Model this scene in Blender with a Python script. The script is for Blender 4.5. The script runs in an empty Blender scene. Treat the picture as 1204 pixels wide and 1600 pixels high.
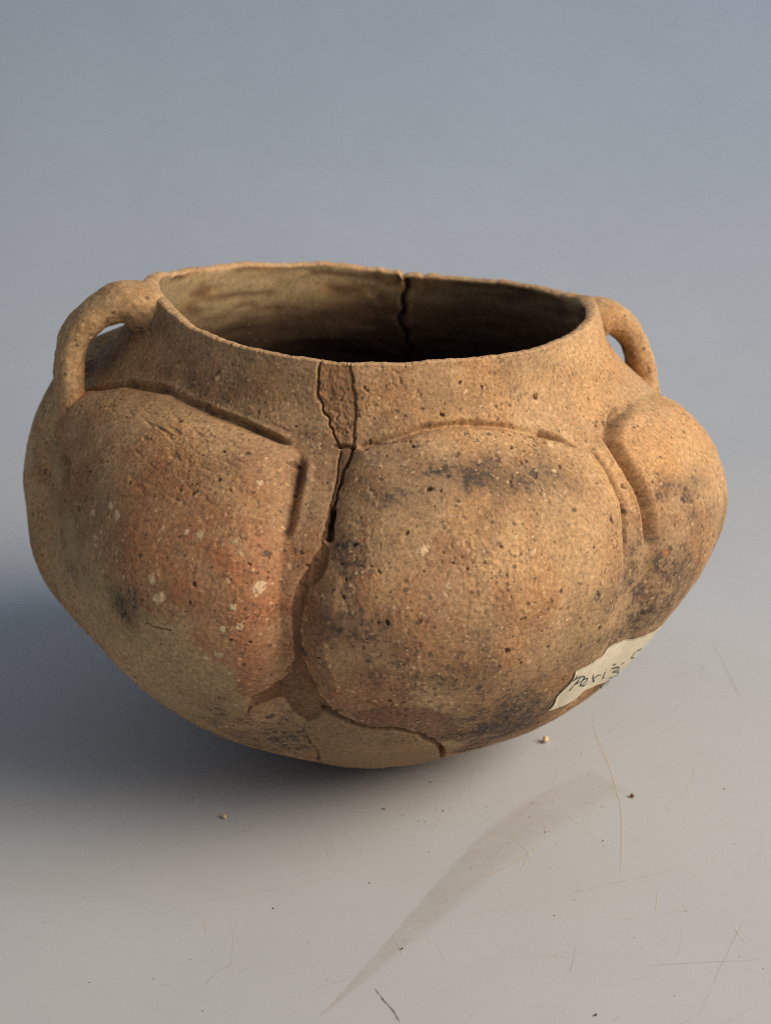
import bpy, math, random
import numpy as np

# ---------------------------------------------------------------- camera, world, lamps, exposure
scene = bpy.context.scene
cam_data = bpy.data.cameras.new('camera')
cam = bpy.data.objects.new('camera', cam_data)
scene.collection.objects.link(cam)
scene.camera = cam
cam.location = (0.0036, -0.452, 0.232)
cam.rotation_euler = (math.radians(90 - 19.6), 0, 0)
cam_data.sensor_fit = 'VERTICAL'
cam_data.sensor_height = 36
cam_data.lens = 36 * 2462 / 1600
cam_data.clip_start = 0.01
cam_data.clip_end = 20
cam_data.dof.use_dof = True
cam_data.dof.focus_distance = 0.392
cam_data.dof.aperture_fstop = 18

world = bpy.data.worlds.new('World')
scene.world = world
world.use_nodes = True
wbg = world.node_tree.nodes['Background']
wbg.inputs['Color'].default_value = (0.84, 0.92, 1.0, 1)
wbg.inputs['Strength'].default_value = 0.25

def area_lamp(name, loc, target, sx, sy, power, color, spread=180):
    d = bpy.data.lights.new(name, 'AREA')
    d.shape = 'RECTANGLE'; d.size = sx; d.size_y = sy
    d.energy = power; d.color = color; d.spread = math.radians(spread)
    o = bpy.data.objects.new(name, d)
    o.location = loc
    v = np.array(target, float) - np.array(loc, float)
    yaw = math.atan2(v[1], v[0]); pitch = math.atan2(v[2], math.hypot(v[0], v[1]))
    o.rotation_euler = (pitch + math.pi/2, 0, yaw - math.pi/2)
    scene.collection.objects.link(o)
    return o
# warm low window light straight from the right
area_lamp('window_light', (0.86, -0.33, 0.68), (0.0, -0.02, 0.03), 1.0, 0.55, 4.3, (1.0, 0.855, 0.67), 77)
# added cool lamp, high behind on the right, tinting the upright part of the sheet
area_lamp('backdrop_tint_lamp', (1.10, 0.22, 1.10), (0.05, 0.72, 0.50), 0.8, 0.6, 2.1, (0.37, 0.66, 1.0), 72)

scene.view_settings.view_transform = 'Standard'
scene.view_settings.look = 'None'
scene.view_settings.gamma = 1
scene.view_settings.use_curve_mapping = False
scene.view_settings.exposure = 0.0
scene.render.engine = 'CYCLES'
scene.cycles.max_bounces = 6
scene.cycles.use_denoising = False
scene.cycles.filter_width = 1.0

rng = np.random.default_rng(7)
COL = scene.collection.objects

def srgb(r, g, b):
    c = np.array([r, g, b]) / 255.
    return np.where(c <= .04045, c/12.92, ((c + .055)/1.055)**2.4)

LOBES = [([(-18.46, 60.0), (-18.46, 85.27), (-14.23, 125.89), (-14.39, 142.37), (-14.55, 150.93), (-13.9, 165.42), (-14.23, 173.77), (-15.69, 175.53), (-21.06, 177.28), (-28.05, 178.6), (-37.64, 179.92), (-49.84, 179.7), (-61.54, 175.53), (-72.6, 167.4), (-75.0, 159.06), (-75.0, 149.61), (-63.33, 147.64), (-59.76, 140.61), (-56.34, 135.12), (-57.34, 60.0)], 9.8, 5.4), ([(48.0, 60.0), (45.12, 134.02), (44.96, 138.19), (45.77, 144.56), (47.56, 153.13), (47.89, 162.35), (47.24, 170.69), (37.97, 176.18), (29.19, 179.92), (19.11, 181.89), (10.65, 181.46), (2.68, 178.82), (-3.01, 177.06), (-4.8, 171.13), (-6.26, 159.71), (-6.59, 151.37), (-9.67, 138.41), (-10.33, 122.6), (-8.54, 107.45), (-8.54, 60.0)], 6.6, 5.4), ([(108, 60), (108, 120), (107, 136.5), (103, 151.4), (95, 163.5), (85, 170.1), (74, 173.8), (69.51, 174.87), (59.43, 173.99), (53.74, 170.26), (53.09, 163.01), (52.93, 154.66), (52.28, 145.66), (51.3, 136.44), (52.3, 120), (52.3, 60)], 4.0, 5.0), ([(168, 60), (168, 120), (167, 136.5), (163, 158.5), (153, 168.8), (139, 171.3), (125, 168.8), (115, 158.5), (111, 136.5), (110, 120), (110, 60)], 6, 9.0), ([(-136, 60), (-136, 120), (-137, 136.5), (-141, 158.5), (-151, 168.8), (-165, 171.3), (-179, 168.8), (-189, 158.5), (-193, 136.5), (-194, 120), (-194, 60)], 6, 9.0), ([(-78, 60), (-78, 120), (-79, 136.5), (-83, 170.1), (-93, 179.9), (-107, 182.2), (-121, 179.9), (-131, 170.1), (-135, 136.5), (-136, 120), (-136, 60)], 8.5, 7.0)]
# ---- geometry of the vessel in millimetres: angle th (0 faces the front, + to the right), profile parameter t
def pchip(x, y, q):
    x = np.asarray(x, float); y = np.asarray(y, float)
    h = np.diff(x); d = np.diff(y) / h
    m = np.zeros_like(y); m[0] = d[0]; m[-1] = d[-1]
    for i in range(1, len(x) - 1):
        if d[i-1] * d[i] > 0:
            w1 = 2*h[i] + h[i-1]; w2 = h[i] + 2*h[i-1]
            m[i] = (w1 + w2) / (w1/d[i-1] + w2/d[i])
    q = np.asarray(q, float)
    k = np.clip(np.searchsorted(x, q) - 1, 0, len(h) - 1)
    s = np.clip((q - x[k]) / h[k], 0, 1); hk = h[k]
    return ((2*s**3 - 3*s**2 + 1)*y[k] + (s**3 - 2*s**2 + s)*hk*m[k]
            + (-2*s**3 + 3*s**2)*y[k+1] + (s**3 - s**2)*hk*m[k+1])

def sst(a, b, x):
    s = np.clip((x - a) / (b - a), 0, 1)
    return s*s*(3 - 2*s)

# height -> radius of the turned shape before the lobes were pushed out
PROF = np.array([(0, 0), (14, .4), (26, 2.4), (40, 6.6), (53, 13.4), (64, 21.5), (74, 31.5), (82.5, 43), (88.5, 55), (92.0, 67),
                 (92.7, 78), (89.5, 90), (83, 101), (76, 109.5), (70.7, 117), (67, 125), (65, 134)], float)
_pl = np.concatenate([[0], np.cumsum(np.hypot(*np.diff(PROF, axis=0).T))])
SLEN = _pl[-1]
def prof(s):
    return pchip(_pl, PROF[:, 0], s), pchip(_pl, PROF[:, 1], s)
_ts = np.linspace(0, SLEN, 2000)
_tr, _tz = prof(_ts)
def s_at_z(z):
    return np.interp(z, _tz, _ts)

RIM_TH = np.radians([-180, -171, -158, -144, -128, -106, -90, -81, -71, -60, -47, -36, -27, -19, -8, 3, 18, 34, 45, 59, 70, 82, 91, 108, 125, 146, 158, 169, 171, 173, 180])
RIM_Z = np.array([133.6, 134.8, 135.9, 137.4, 138.3, 141.3, 143.4, 144.4, 143.3, 140.8, 137.9, 135.9, 135.1, 134.3, 133.2, 133.1, 133.3, 133.1, 133.0, 133.5, 134.5, 136.2, 135.2, 133.2, 132.9, 132.2, 132.0, 132.1, 131.6, 132.5, 133.6]) - 134.

# the pressed-out lobes: outline on the surface (degrees, profile mm; first to last point is the open lower side), push-out mm, softness mm
def wrap(a):
    return (a + np.pi) % (2*np.pi) - np.pi
_gth = np.radians(np.arange(-180, 180, .3)); _gs = np.linspace(0, SLEN, 420)
def _lobe_table():
    G = np.zeros((len(_gs), len(_gth)))
    R = np.maximum(np.interp(_gs, _ts, _tr), 8)[:, None]
    Z = np.interp(_gs, _ts, _tz)[:, None]
    for poly, amp, lam in LOBES:
        p = np.array(poly, float)
        c = np.radians(.5*(p[:, 0].min() + p[:, 0].max()))
        u = wrap(_gth - c)[None, :]; q = np.radians(p[:, 0]) - c
        D = np.full(G.shape, 1e3); M = np.zeros(G.shape, bool)
        v = _gs[:, None] + 0*u
        n = len(p)
        for k in range(n):
            a0, b0, a1, b1 = q[k], p[k, 1], q[(k+1) % n], p[(k+1) % n, 1]
            cr = (b0 > v) != (b1 > v)
            M ^= cr & (u < (a1 - a0)*(v - b0)/(b1 - b0 + 1e-12) + a0)
            if k < n - 1:
                x = (u - a0)*R; y = v - b0; bx = (a1 - a0)*R; by = b1 - b0
                t = np.clip((x*bx + y*by)/(bx*bx + by*by + 1e-9), 0, 1)
                D = np.minimum(D, np.hypot(x - t*bx, y - t*by))
        G += np.where(M, amp*(.5*(1 - np.exp(-D/(.75*lam))) + .62*(1 - np.exp(-D/(3.2*lam)))), 0)*sst(14, 74, Z)
    for _ in range(2):
        G[1:-1] = (G[:-2] + 2*G[1:-1] + G[2:])/4
        G = (np.roll(G, 1, 1) + 2*G + np.roll(G, -1, 1))/4
    return G
LOBE_T = _lobe_table()
def lobe_push(th, s):
    a = (wrap(th) + np.pi)/np.radians(.3); b = np.clip(s/SLEN*(len(_gs) - 1), 0, len(_gs) - 1.001)
    i = np.floor(b).astype(int); f = b - i
    j = np.floor(a).astype(int); g = a - j; n = len(_gth); j0 = j % n; j1 = (j + 1) % n
    return (1-f)*((1-g)*LOBE_T[i, j0] + g*LOBE_T[i, j1]) + f*((1-g)*LOBE_T[i+1, j0] + g*LOBE_T[i+1, j1])
def base(th, s):
    """turned shape: position and outward normal in (r, z)"""
    e = .5
    r, z = prof(s); r1, z1 = prof(np.clip(s - e, 0, SLEN)); r2, z2 = prof(np.clip(s + e, 0, SLEN))
    dr, dz = r2 - r1, z2 - z1
    l = np.hypot(dr, dz) + 1e-9
    return r, z, dz/l, -dr/l
def place(th, s, disp):
    """disp: outward displacement in mm on a grid th (columns) x s (rows)"""
    r, z, nr, nz = base(th, s)
    rim = np.interp(th, RIM_TH, RIM_Z)
    z2 = z + sst(62, 118, z) * rim + nz * disp
    squash = 1 + .012*np.cos(2*th + .5)*sst(100, 60, z) + SIDE(th, z)
    r2 = (r + nr * disp) * squash
    return np.stack([r2*np.sin(th), -r2*np.cos(th), z2], -1)
def SIDE(th, z):
    # the vessel is a little lopsided: fuller low on the left, flatter low on the right
    return (-.03*np.exp(-((z - 56)/15)**2)*np.exp(-(wrap(th - 1.4)/.5)**2) + .035*np.exp(-((z - 24)/14)**2)*np.exp(-(wrap(th - 1.05)/.4)**2)*sst(2, 12, z) + .034*sst(72, 45, z)*np.exp(-(wrap(th + 1.35)/.75)**2)*sst(2, 16, z)
            + (.094*np.exp(-(wrap(th - 1.5)/.52)**2) + .078*np.exp(-(wrap(th + 1.72)/.42)**2))*sst(15, 66, z)*sst(126, 104, z)
            + .042*np.exp(-(wrap(th + 1.32)/.2)**2 - ((z - 50)/17)**2)
            + .035*np.exp(-(wrap(th + 1.55)/.5)**2)*sst(98, 112, z)*sst(135, 116, z))
# ---- end geometry
GROOVES = {'a': ([(-78.62, 159.06), (-72.6, 167.4), (-61.54, 175.53), (-49.84, 179.7), (-37.64, 179.92), (-28.05, 178.6), (-21.06, 177.28), (-15.69, 175.53)], 0.95, 2.0), 'a2': ([(-36.34, 180.58), (-26.75, 179.04), (-20.57, 177.5), (-15.85, 175.75)], 0.7, 1.3), 'b': ([(-13.9, 173.77), (-13.9, 166.3), (-14.07, 155.98), (-14.55, 150.93)], 1.25, 3.0), 'c': ([(-3.01, 177.06), (2.68, 178.82), (10.65, 181.46), (19.11, 181.89), (29.19, 179.92), (37.48, 175.75)], 0.85, 1.4), 'c2': ([(36.18, 177.06), (40.73, 174.21), (43.33, 170.47)], 1.0, 2.8), 'd': ([(47.72, 171.35), (47.89, 162.35), (47.56, 153.13), (45.77, 144.56), (44.96, 138.19)], 1.0, 1.7), 'e': ([(69.51, 174.87), (59.43, 173.99), (53.74, 170.26), (53.09, 163.01), (52.93, 154.66), (52.28, 145.66), (51.3, 136.44)], 1.2, 2.6), 'f': ([(-79.11, 157.08), (-79.27, 150.05), (-63.01, 147.86), (-60.08, 143.24)], 2.2, 2.4)}
CRACKS = {'rim_left': ([(-11.63, 197.71), (-12.11, 191.78), (-11.3, 187.6), (-9.02, 184.31), (-7.56, 180.36), (-6.75, 177.5)], 0.36, 1.2), 'rim_right': ([(-4.8, 197.93), (-3.82, 192.22), (-3.33, 185.41), (-3.5, 177.5)], 0.3, 0.7), 'notch': ([(-7.24, 177.5), (-3.33, 177.5)], 0.5, 1.8), 'mid': ([(-3.5, 177.28), (-4.8, 172.01), (-5.77, 165.86), (-6.59, 159.71), (-7.07, 153.35)], 0.48, 1.8), 'midl': ([(-6.42, 177.06), (-6.42, 170.91), (-7.07, 163.23), (-7.72, 157.08), (-8.21, 151.37)], 0.3, 0.8), 'deep': ([(-6.59, 160.59), (-6.75, 152.69)], 0.7, 2.6), 'base': ([(-7.89, 103.28), (-5.45, 102.4), (-3.01, 100.42), (-0.08, 98.44), (3.5, 98.66), (7.72, 95.15), (11.95, 86.59), (15.2, 78.68), (21.22, 53.64)], 0.8, 3.6), 'base2': ([(-7.07, 101.52), (-5.77, 104.59), (-4.63, 106.79)], 0.25, 0.8), 'branch': ([(-11.79, 120.4), (-13.25, 116.89), (-14.07, 114.69)], 0.3, 0.8), 'left': ([(-33.74, 128.53), (-31.63, 128.09), (-29.19, 128.31)], 0.25, 0.8), 'bl': ([(-13.41, 87.02), (-12.6, 79.78), (-12.44, 74.29), (-14.88, 60.23)], 0.4, 1.0), 'hr': ([(-3.01, 177.5), (0.73, 178.38), (7.56, 178.16)], 0.25, 0.6)}
POLYS = {'rim_fill': [(-11.79, 197.93), (-12.11, 191.78), (-11.3, 187.6), (-9.02, 184.31), (-7.56, 180.36), (-6.91, 177.5), (-3.5, 177.72), (-3.33, 185.41), (-3.82, 192.22), (-4.8, 197.93)], 'gap': [(-6.42, 176.84), (-3.82, 176.84), (-5.12, 171.13), (-5.93, 164.98), (-6.75, 158.4), (-7.24, 152.69), (-7.89, 151.37), (-7.72, 157.08), (-7.07, 164.11), (-6.59, 170.91)], 'crack_fill': [(-7.72, 151.81), (-6.59, 149.61), (-6.75, 145.44), (-9.02, 140.39), (-10.16, 136.0), (-10.65, 128.97), (-10.65, 122.16), (-9.67, 116.23), (-8.7, 109.2), (-6.42, 105.25), (-8.05, 101.74), (-11.79, 95.15), (-13.58, 98.44), (-15.37, 105.47), (-19.43, 104.59), (-21.54, 101.08), (-19.59, 108.99), (-16.83, 110.08), (-13.9, 113.6), (-11.79, 120.4), (-12.28, 125.89), (-12.28, 135.56), (-11.3, 141.71), (-9.51, 147.2)], 'base_sherd': [(-12.6, 94.27), (-7.89, 102.18), (-5.45, 102.4), (-3.01, 100.42), (-0.08, 98.44), (3.5, 98.66), (7.72, 95.15), (11.95, 86.59), (15.2, 78.68), (21.22, 53.64), (16.5, 51.89), (3.33, 57.16), (-8.7, 52.77), (-14.88, 58.7), (-12.44, 74.29), (-12.76, 83.73)], 'slip': [(-83.01, 125.02), (-50.0, 135.34), (-37.8, 133.8), (-30.49, 130.29), (-23.5, 121.5), (-21.38, 113.38), (-21.38, 104.81), (-37.97, 69.02), (-41.87, 81.1), (-41.38, 101.3), (-45.28, 112.5), (-51.14, 119.97), (-60.08, 126.11)], 'mauve': [(-3.66, 105.47), (2.03, 110.3), (8.05, 108.99), (13.25, 103.93), (17.32, 89.22), (14.23, 84.17), (11.63, 89.0), (7.56, 96.91), (3.5, 99.98), (-0.08, 99.98), (-2.52, 101.74)], 'slab': [(25.77, 123.92), (31.63, 130.51), (37.32, 134.02), (39.92, 121.94), (40.73, 114.26), (33.25, 113.6)], 'sherd_edge': [(-10.16, 139.29), (-7.72, 143.46), (-4.63, 143.68), (-5.45, 135.34), (-6.91, 126.77), (-4.8, 114.91), (-6.42, 107.23), (-8.54, 110.3), (-9.67, 116.67), (-10.49, 122.6), (-10.49, 129.85)]}
BLOBS = [((16.83, 166.3), (18.46, -5.16), (-1.14, -5.27), 'soot', 0.75), ((6.42, 163.45), (9.43, -1.09), (-0.57, -9.34), 'soot', 0.5), ((28.86, 165.42), (8.45, -4.28), (-2.76, -5.71), 'soot', 0.5), ((-1.87, 148.51), (4.96, -1.32), (-1.38, -12.62), 'soot', 0.65), ((-3.17, 135.78), (5.36, 0.88), (0.08, -14.49), 'soot', 0.6), ((2.85, 128.53), (10.4, 0.66), (0.08, -16.26), 'soot', 0.55), ((10.33, 121.06), (12.28, -1.65), (0.65, -12.41), 'soot', 0.6), ((18.29, 110.3), (12.61, 0.11), (2.85, -12.41), 'soot', 0.45), ((26.42, 161.47), (13.66, -2.63), (-3.25, -11.2), 'soot', 0.18), ((60.57, 149.17), (8.46, -2.31), (-0.65, -4.72), 'soot', 0.65), ((54.72, 132.92), (9.35, 4.17), (10.57, -15.05), 'soot', 0.6), ((52.6, 123.92), (10.16, 5.93), (12.6, -13.84), 'soot', 0.65), ((52.11, 115.57), (13.09, 4.29), (9.68, -11.75), 'soot', 0.65), ((62.68, 141.05), (7.73, 2.53), (9.52, -10.98), 'soot', 0.5), ((25.77, 92.73), (9.91, 11.63), (9.59, -19.88), 'soot', 0.9), ((34.55, 105.03), (13.9, 3.51), (10.73, -17.45), 'soot', 0.55), ((22.36, 79.78), (8.38, -1.76), (6.91, -19.11), 'soot', 0.8), ((-13.41, 162.13), (2.84, 0.44), (0.25, -13.51), 'soot', 0.5), ((-12.76, 176.18), (5.28, 1.42), (0.74, -6.81), 'soot', 0.3), ((-36.67, 132.04), (4.31, -0.33), (-1.05, -3.3), 'soot', 0.7), ((-26.1, 98.88), (6.34, -8.12), (-9.02, -18.99), 'soot', 0.5), ((-20.89, 80.44), (11.54, -4.61), (-6.26, -16.8), 'soot', 0.8), ((-1.87, 121.06), (3.58, 0.66), (-0.16, -14.05), 'soot', 0.3), ((-5.12, 177.06), (2.6, -0.33), (-0.73, -24.16), 'soot', 0.3), ((-85.12, 172.89), (5.12, 12.96), (13.42, 1.1), 'soot', 0.7), ((-75.04, 188.48), (15.36, 8.79), (10.25, -1.1), 'soot', 0.6), ((-43.5, 184.75), (14.8, 1.54), (-0.16, -2.75), 'soot', 0.55), ((-27.72, 179.48), (11.39, -2.31), (0.24, -2.97), 'soot', 0.45), ((63.17, 174.21), (0.65, -2.42), (-10.25, -2.42), 'soot', 0.35), ((50.49, 143.68), (3.17, -0.11), (1.62, -14.72), 'soot', 0.45), ((-23.17, 140.83), (6.91, 1.54), (0.97, -14.38), 'soot', 0.12), ((-59.92, 140.61), (16.02, 6.81), (10.81, -8.78), 'soot', 0.3), ((-33.74, 152.47), (19.02, -0.22), (0.16, -17.13), 'brown', 0.55), ((-45.12, 161.69), (31.3, 8.78), (5.77, -11.75), 'brown', 0.35), ((-23.66, 144.78), (12.04, 0.11), (-0.24, -12.19), 'red', 0.6), ((-16.99, 129.19), (8.78, -3.73), (-5.93, -28.99), 'red', 0.5), ((-33.09, 144.78), (13.9, -3.84), (-3.57, -11.42), 'red', 0.6), ((-17.97, 141.93), (7.8, 1.32), (0.81, -15.27), 'red', 0.35), ((-52.11, 188.04), (18.29, 1.42), (-3.09, -9.56), 'red', 0.35), ((2.85, 193.53), (10.65, -0.11), (0.0, -5.49), 'red', 0.15), ((-7.72, 120.84), (3.98, 1.97), (-0.73, -15.15), 'red', 0.3), ((5.45, 136.0), (10.32, -0.22), (0.0, -16.14), 'red', 0.32), ((-52.93, 149.17), (9.75, 4.17), (13.74, -10.55), 'red', 0.3), ((-16.5, 163.23), (4.71, 2.31), (2.28, -13.39), 'red', 0.3), ((53.9, 154.88), (11.87, -4.62), (-8.13, -16.8), 'red', 0.25), ((-1.87, 114.91), (7.56, 1.32), (-0.41, -7.8), 'red', 0.45), ((20.41, 134.24), (11.63, -2.97), (0.48, -19.88), 'red', 0.1), ((67.24, 158.84), (13.58, -7.91), (-7.89, -6.37), 'bright', 0.7), ((32.6, 156.86), (14.39, -3.18), (-7.15, -17.45), 'bright', 0.3), ((29.84, 191.34), (33.9, -4.28), (-0.49, -7.8), 'bright', 0.3), ((61.54, 187.38), (14.88, -5.38), (-9.6, -11.09), 'bright', 0.5), ((50.0, 153.13), (6.66, -1.97), (-7.89, -16.47), 'bright', 0.35), ((-42.52, 173.77), (22.76, 2.41), (2.69, -4.94), 'bright', 0.3), ((-22.85, 187.38), (22.93, -5.05), (-2.44, -8.56), 'dull', 0.55), ((-39.43, 193.09), (20.0, -0.11), (-2.2, -7.03), 'dull', 0.45), ((-12.44, 186.07), (5.28, 0.88), (0.97, -12.52), 'dull', 0.45), ((-16.5, 170.47), (5.12, 2.52), (2.28, -13.61), 'dull', 0.3), ((8.54, 191.78), (10.73, -0.55), (-0.32, -7.47), 'dull', 0.2), ((-48.05, 143.02), (14.88, 6.04), (2.52, -7.47), 'slip', 0.35)]
BIGGRAIN = [(-31.14, 135.12, 1.7), (-43.17, 149.17, 0.9), (-41.22, 148.07, 1.0), (-45.45, 141.49, 1.0), (-26.1, 148.95, 0.9), (-16.67, 139.73, 1.3), (-39.76, 140.83, 0.8), (-32.6, 138.19, 1.0), (-22.36, 123.26, 1.0), (-19.11, 131.17, 0.9), (-28.21, 148.95, 0.8), (-20.73, 148.95, 0.8), (-19.92, 135.56, 0.9), (-21.54, 130.29, 0.8), (-18.78, 162.79, 0.8), (33.41, 164.33, 0.8), (11.14, 141.05, 0.8), (24.63, 146.54, 1.0), (7.72, 149.39, 1.2), (-24.47, 122.16, 0.7)]
LABEL = {'tl': (34.88, 111.84), 'bl': (34.72, 93.61), 'tr': (65.28, 106.79)}
STROKES = [[(0.062, 0.501), (0.071, 0.354), (0.087, 0.217)], [(0.017, 0.212), (0.065, 0.187), (0.135, 0.252), (0.157, 0.366), (0.077, 0.352)], [(0.19, 0.526), (0.232, 0.478), (0.216, 0.398), (0.162, 0.353), (0.157, 0.438), (0.238, 0.609), (0.373, 0.728)], [(0.47, 0.846), (0.296, 0.412)], [(0.437, 0.734), (0.453, 0.669), (0.506, 0.703)], [(0.577, 0.852), (0.538, 0.658)], [(0.517, 0.58), (0.522, 0.566)], [(0.597, 0.617), (0.64, 0.606), (0.704, 0.696), (0.646, 0.725), (0.758, 0.814), (0.888, 1.031), (0.679, 0.908)], [(0.58, 0.526), (0.607, 0.519)], [(0.677, 0.56), (0.704, 0.54)], [(0.89, 0.392), (0.793, 0.346), (0.783, 0.458), (0.939, 0.655)], [(0.627, 1.236), (0.61, 1.048), (0.718, 1.21), (0.679, 0.992)], [(0.83, 1.288), (0.727, 1.003)]]
SCRATCH = [([(70.5, 8.7), (69.7, -7.8), (70.7, -30.5), (70.8, -49.5), (68.6, -70.5), (65.6, -89.1)], 0.42, 'pale', 0.5), ([(54.4, -56.7), (60.5, -67.1), (65.4, -77.1)], 0.3, 'pale', 0.3), ([(97.3, -28.5), (94.4, -38.3), (88.9, -47.6), (84.6, -51.3)], 0.3, 'pale', 0.35), ([(-46.4, -101.7), (-30.2, -97.3), (-17.0, -92.8), (-3.6, -83.5)], 0.35, 'pale', 0.22), ([(14.8, -106.0), (25.2, -94.3), (37.8, -83.5), (47.5, -72.1)], 0.35, 'pale', 0.4), ([(19.6, -58.5), (16.7, -67.1), (13.8, -73.8)], 0.25, 'pale', 0.25), ([(52.2, -42.1), (57.2, -30.5), (63.0, -22.5)], 0.3, 'pale', 0.25), ([(1.0, -137.7), (3.0, -141.9), (5.1, -145.6), (7.0, -150.3)], 0.4, 'dark', 0.45), ([(-12.6, -137.7), (-8.9, -136.0), (-5.1, -134.0)], 0.25, 'dark', 0.12), ([(50.0, -98.8), (64.1, -92.8), (82.1, -86.6)], 0.2, 'dark', 0.1), ([(22.9, -107.4), (36.2, -104.6), (50.1, -97.3)], 0.2, 'pale', 0.22), ([(65.4, -129.0), (78.0, -127.7), (95.4, -126.4)], 0.25, 'dark', 0.08), ([(94.2, -110.3), (83.5, -131.5), (75.7, -148.4)], 0.2, 'dark', 0.12), ([(-35.4, -110.3), (-33.9, -121.2), (-33.7, -129.0)], 0.25, 'pale', 0.2), ([(12.9, -117.1), (16.0, -119.8), (18.1, -126.4)], 0.25, 'pale', 0.2), ([(98.5, 31.6), (108.1, 36.6), (115.6, 41.7)], 0.3, 'dark', 0.15), ([(119.8, 63.2), (120.2, 31.6), (120.4, 12.4)], 0.4, 'dark', 0.12), ([(-42.2, -110.3), (-41.3, -115.8)], 0.3, 'pale', 0.3), ([(-12.6, -75.4), (-11.3, -81.9)], 0.3, 'pale', 0.25), ([(74.6, -97.3), (72.8, -106.0)], 0.3, 'pale', 0.3), ([(30.2, -30.5), (28.5, -45.8), (29.8, -56.7)], 0.4, 'pale', 0.15), ([(-4.1, -56.7), (6.9, -54.9), (20.1, -45.8)], 0.4, 'pale', 0.12), ([(50.7, -121.2), (48.0, -131.5)], 0.25, 'dark', 0.12), ([(-64.9, -83.5), (-62.8, -89.7)], 0.3, 'pale', 0.2)]
TAPE = ([(-11.9, -148.4), (-2.9, -131.0), (7.3, -110.8), (18.6, -88.2), (30.1, -67.1), (40.0, -53.8), (50.3, -42.8), (64.9, -30.5)], [(-11.6, -148.9), (1.0, -133.0), (11.2, -120.1), (22.1, -106.3), (33.9, -90.3), (45.4, -75.4), (59.3, -62.0), (76.3, -45.1)])
CRUMBS = [((53.4, -14.2), 3.04, 'pale'), ((3.2, -54.9), 0.74, 'dark'), ((75.3, -48.0), 1.71, 'brown'), ((52.5, -100.2), 0.62, 'pale'), ((7.7, -122.2), 0.74, 'dark'), ((65.6, -117.1), 0.62, 'dark'), ((52.2, -147.8), 0.87, 'dark'), ((90.4, -125.1), 0.56, 'dark'), ((-42.0, -59.9), 1.71, 'pale'), ((80.4, -106.0), 0.62, 'dark'), ((63.8, -134.0), 0.62, 'dark'), ((99.9, -73.8), 0.56, 'dark'), ((26.4, -85.7), 0.56, 'dark'), ((-15.3, -119.3), 0.5, 'dark'), ((-39.3, -122.7), 0.56, 'pale'), ((54.5, -95.8), 0.56, 'dark'), ((99.4, -21.6), 0.5, 'pale'), ((45.4, -21.6), 0.5, 'brown'), ((112.3, -34.4), 0.5, 'pale')]
HL = [(64.2, 139.1), (66.9, 140.4), (71.9, 141.0), (78.0, 138.9), (83.0, 135.3), (86.8, 129.9), (88.3, 122.8), (88.6, 116.0), (88.6, 110.8), (84.5, 104), (80, 97), (74, 90)]
HR = [(64.6, 128.2), (70.3, 128.9), (75.5, 126.7), (80.1, 122.1), (82.9, 115.8), (84.8, 108.6), (85.3, 103.7), (83.7, 98.0), (80.8, 93.7)]
NCOL, NROW = 1300, 720
CRUMB_LABELS = {0: 'largest cream crumb on the sheet just below the paper label', 1: 'dark speck on the sheet straight below the base fragment of the vessel',
                2: 'small brown crumb at the broad end of the tape residue', 4: 'dark speck beside the thin part of the tape residue',
                6: 'dark speck nearest the camera on the right half of the sheet', 8: 'whitish crumb in the shadow to the left below the vessel'}

# ---------------------------------------------------------------- noise
_perm = rng.permutation(256)
_perm = np.concatenate([_perm, _perm, _perm]).astype(np.int32)
_g = rng.normal(size=(256, 3)); _g /= np.linalg.norm(_g, axis=1)[:, None]
_g = _g.astype(np.float32)
def perlin(p, scale, seed=0.):
    """gradient noise about -1..1 at wavelength `scale` mm"""
    q = (p / scale + seed * 17.31).astype(np.float32)
    i = np.floor(q); f = q - i; i = i.astype(np.int32) & 255
    u = f*f*f*(f*(f*6 - 15) + 10)
    out = np.zeros(q.shape[:-1], np.float32)
    for dx in (0, 1):
        wx = u[..., 0] if dx else 1 - u[..., 0]
        for dy in (0, 1):
            wy = u[..., 1] if dy else 1 - u[..., 1]
            for dz in (0, 1):
                wz = u[..., 2] if dz else 1 - u[..., 2]
                h = _perm[_perm[_perm[i[..., 0] + dx] + i[..., 1] + dy] + i[..., 2] + dz]
                gg = _g[h]
                out += wx*wy*wz*(gg[..., 0]*(f[..., 0] - dx) + gg[..., 1]*(f[..., 1] - dy) + gg[..., 2]*(f[..., 2] - dz))
    return out * 1.6

# ---------------------------------------------------------------- materials
def new_mat(name):
    m = bpy.data.materials.new(name); m.use_nodes = True
    nt = m.node_tree
    return m, nt, nt.nodes['Principled BSDF']
def node(nt, typ, **kw):
    n = nt.nodes.new(typ)
    for k, v in kw.items():
        if k in n.inputs: n.inputs[k].default_value = v
        else: setattr(n, k, v)
    return n

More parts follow.
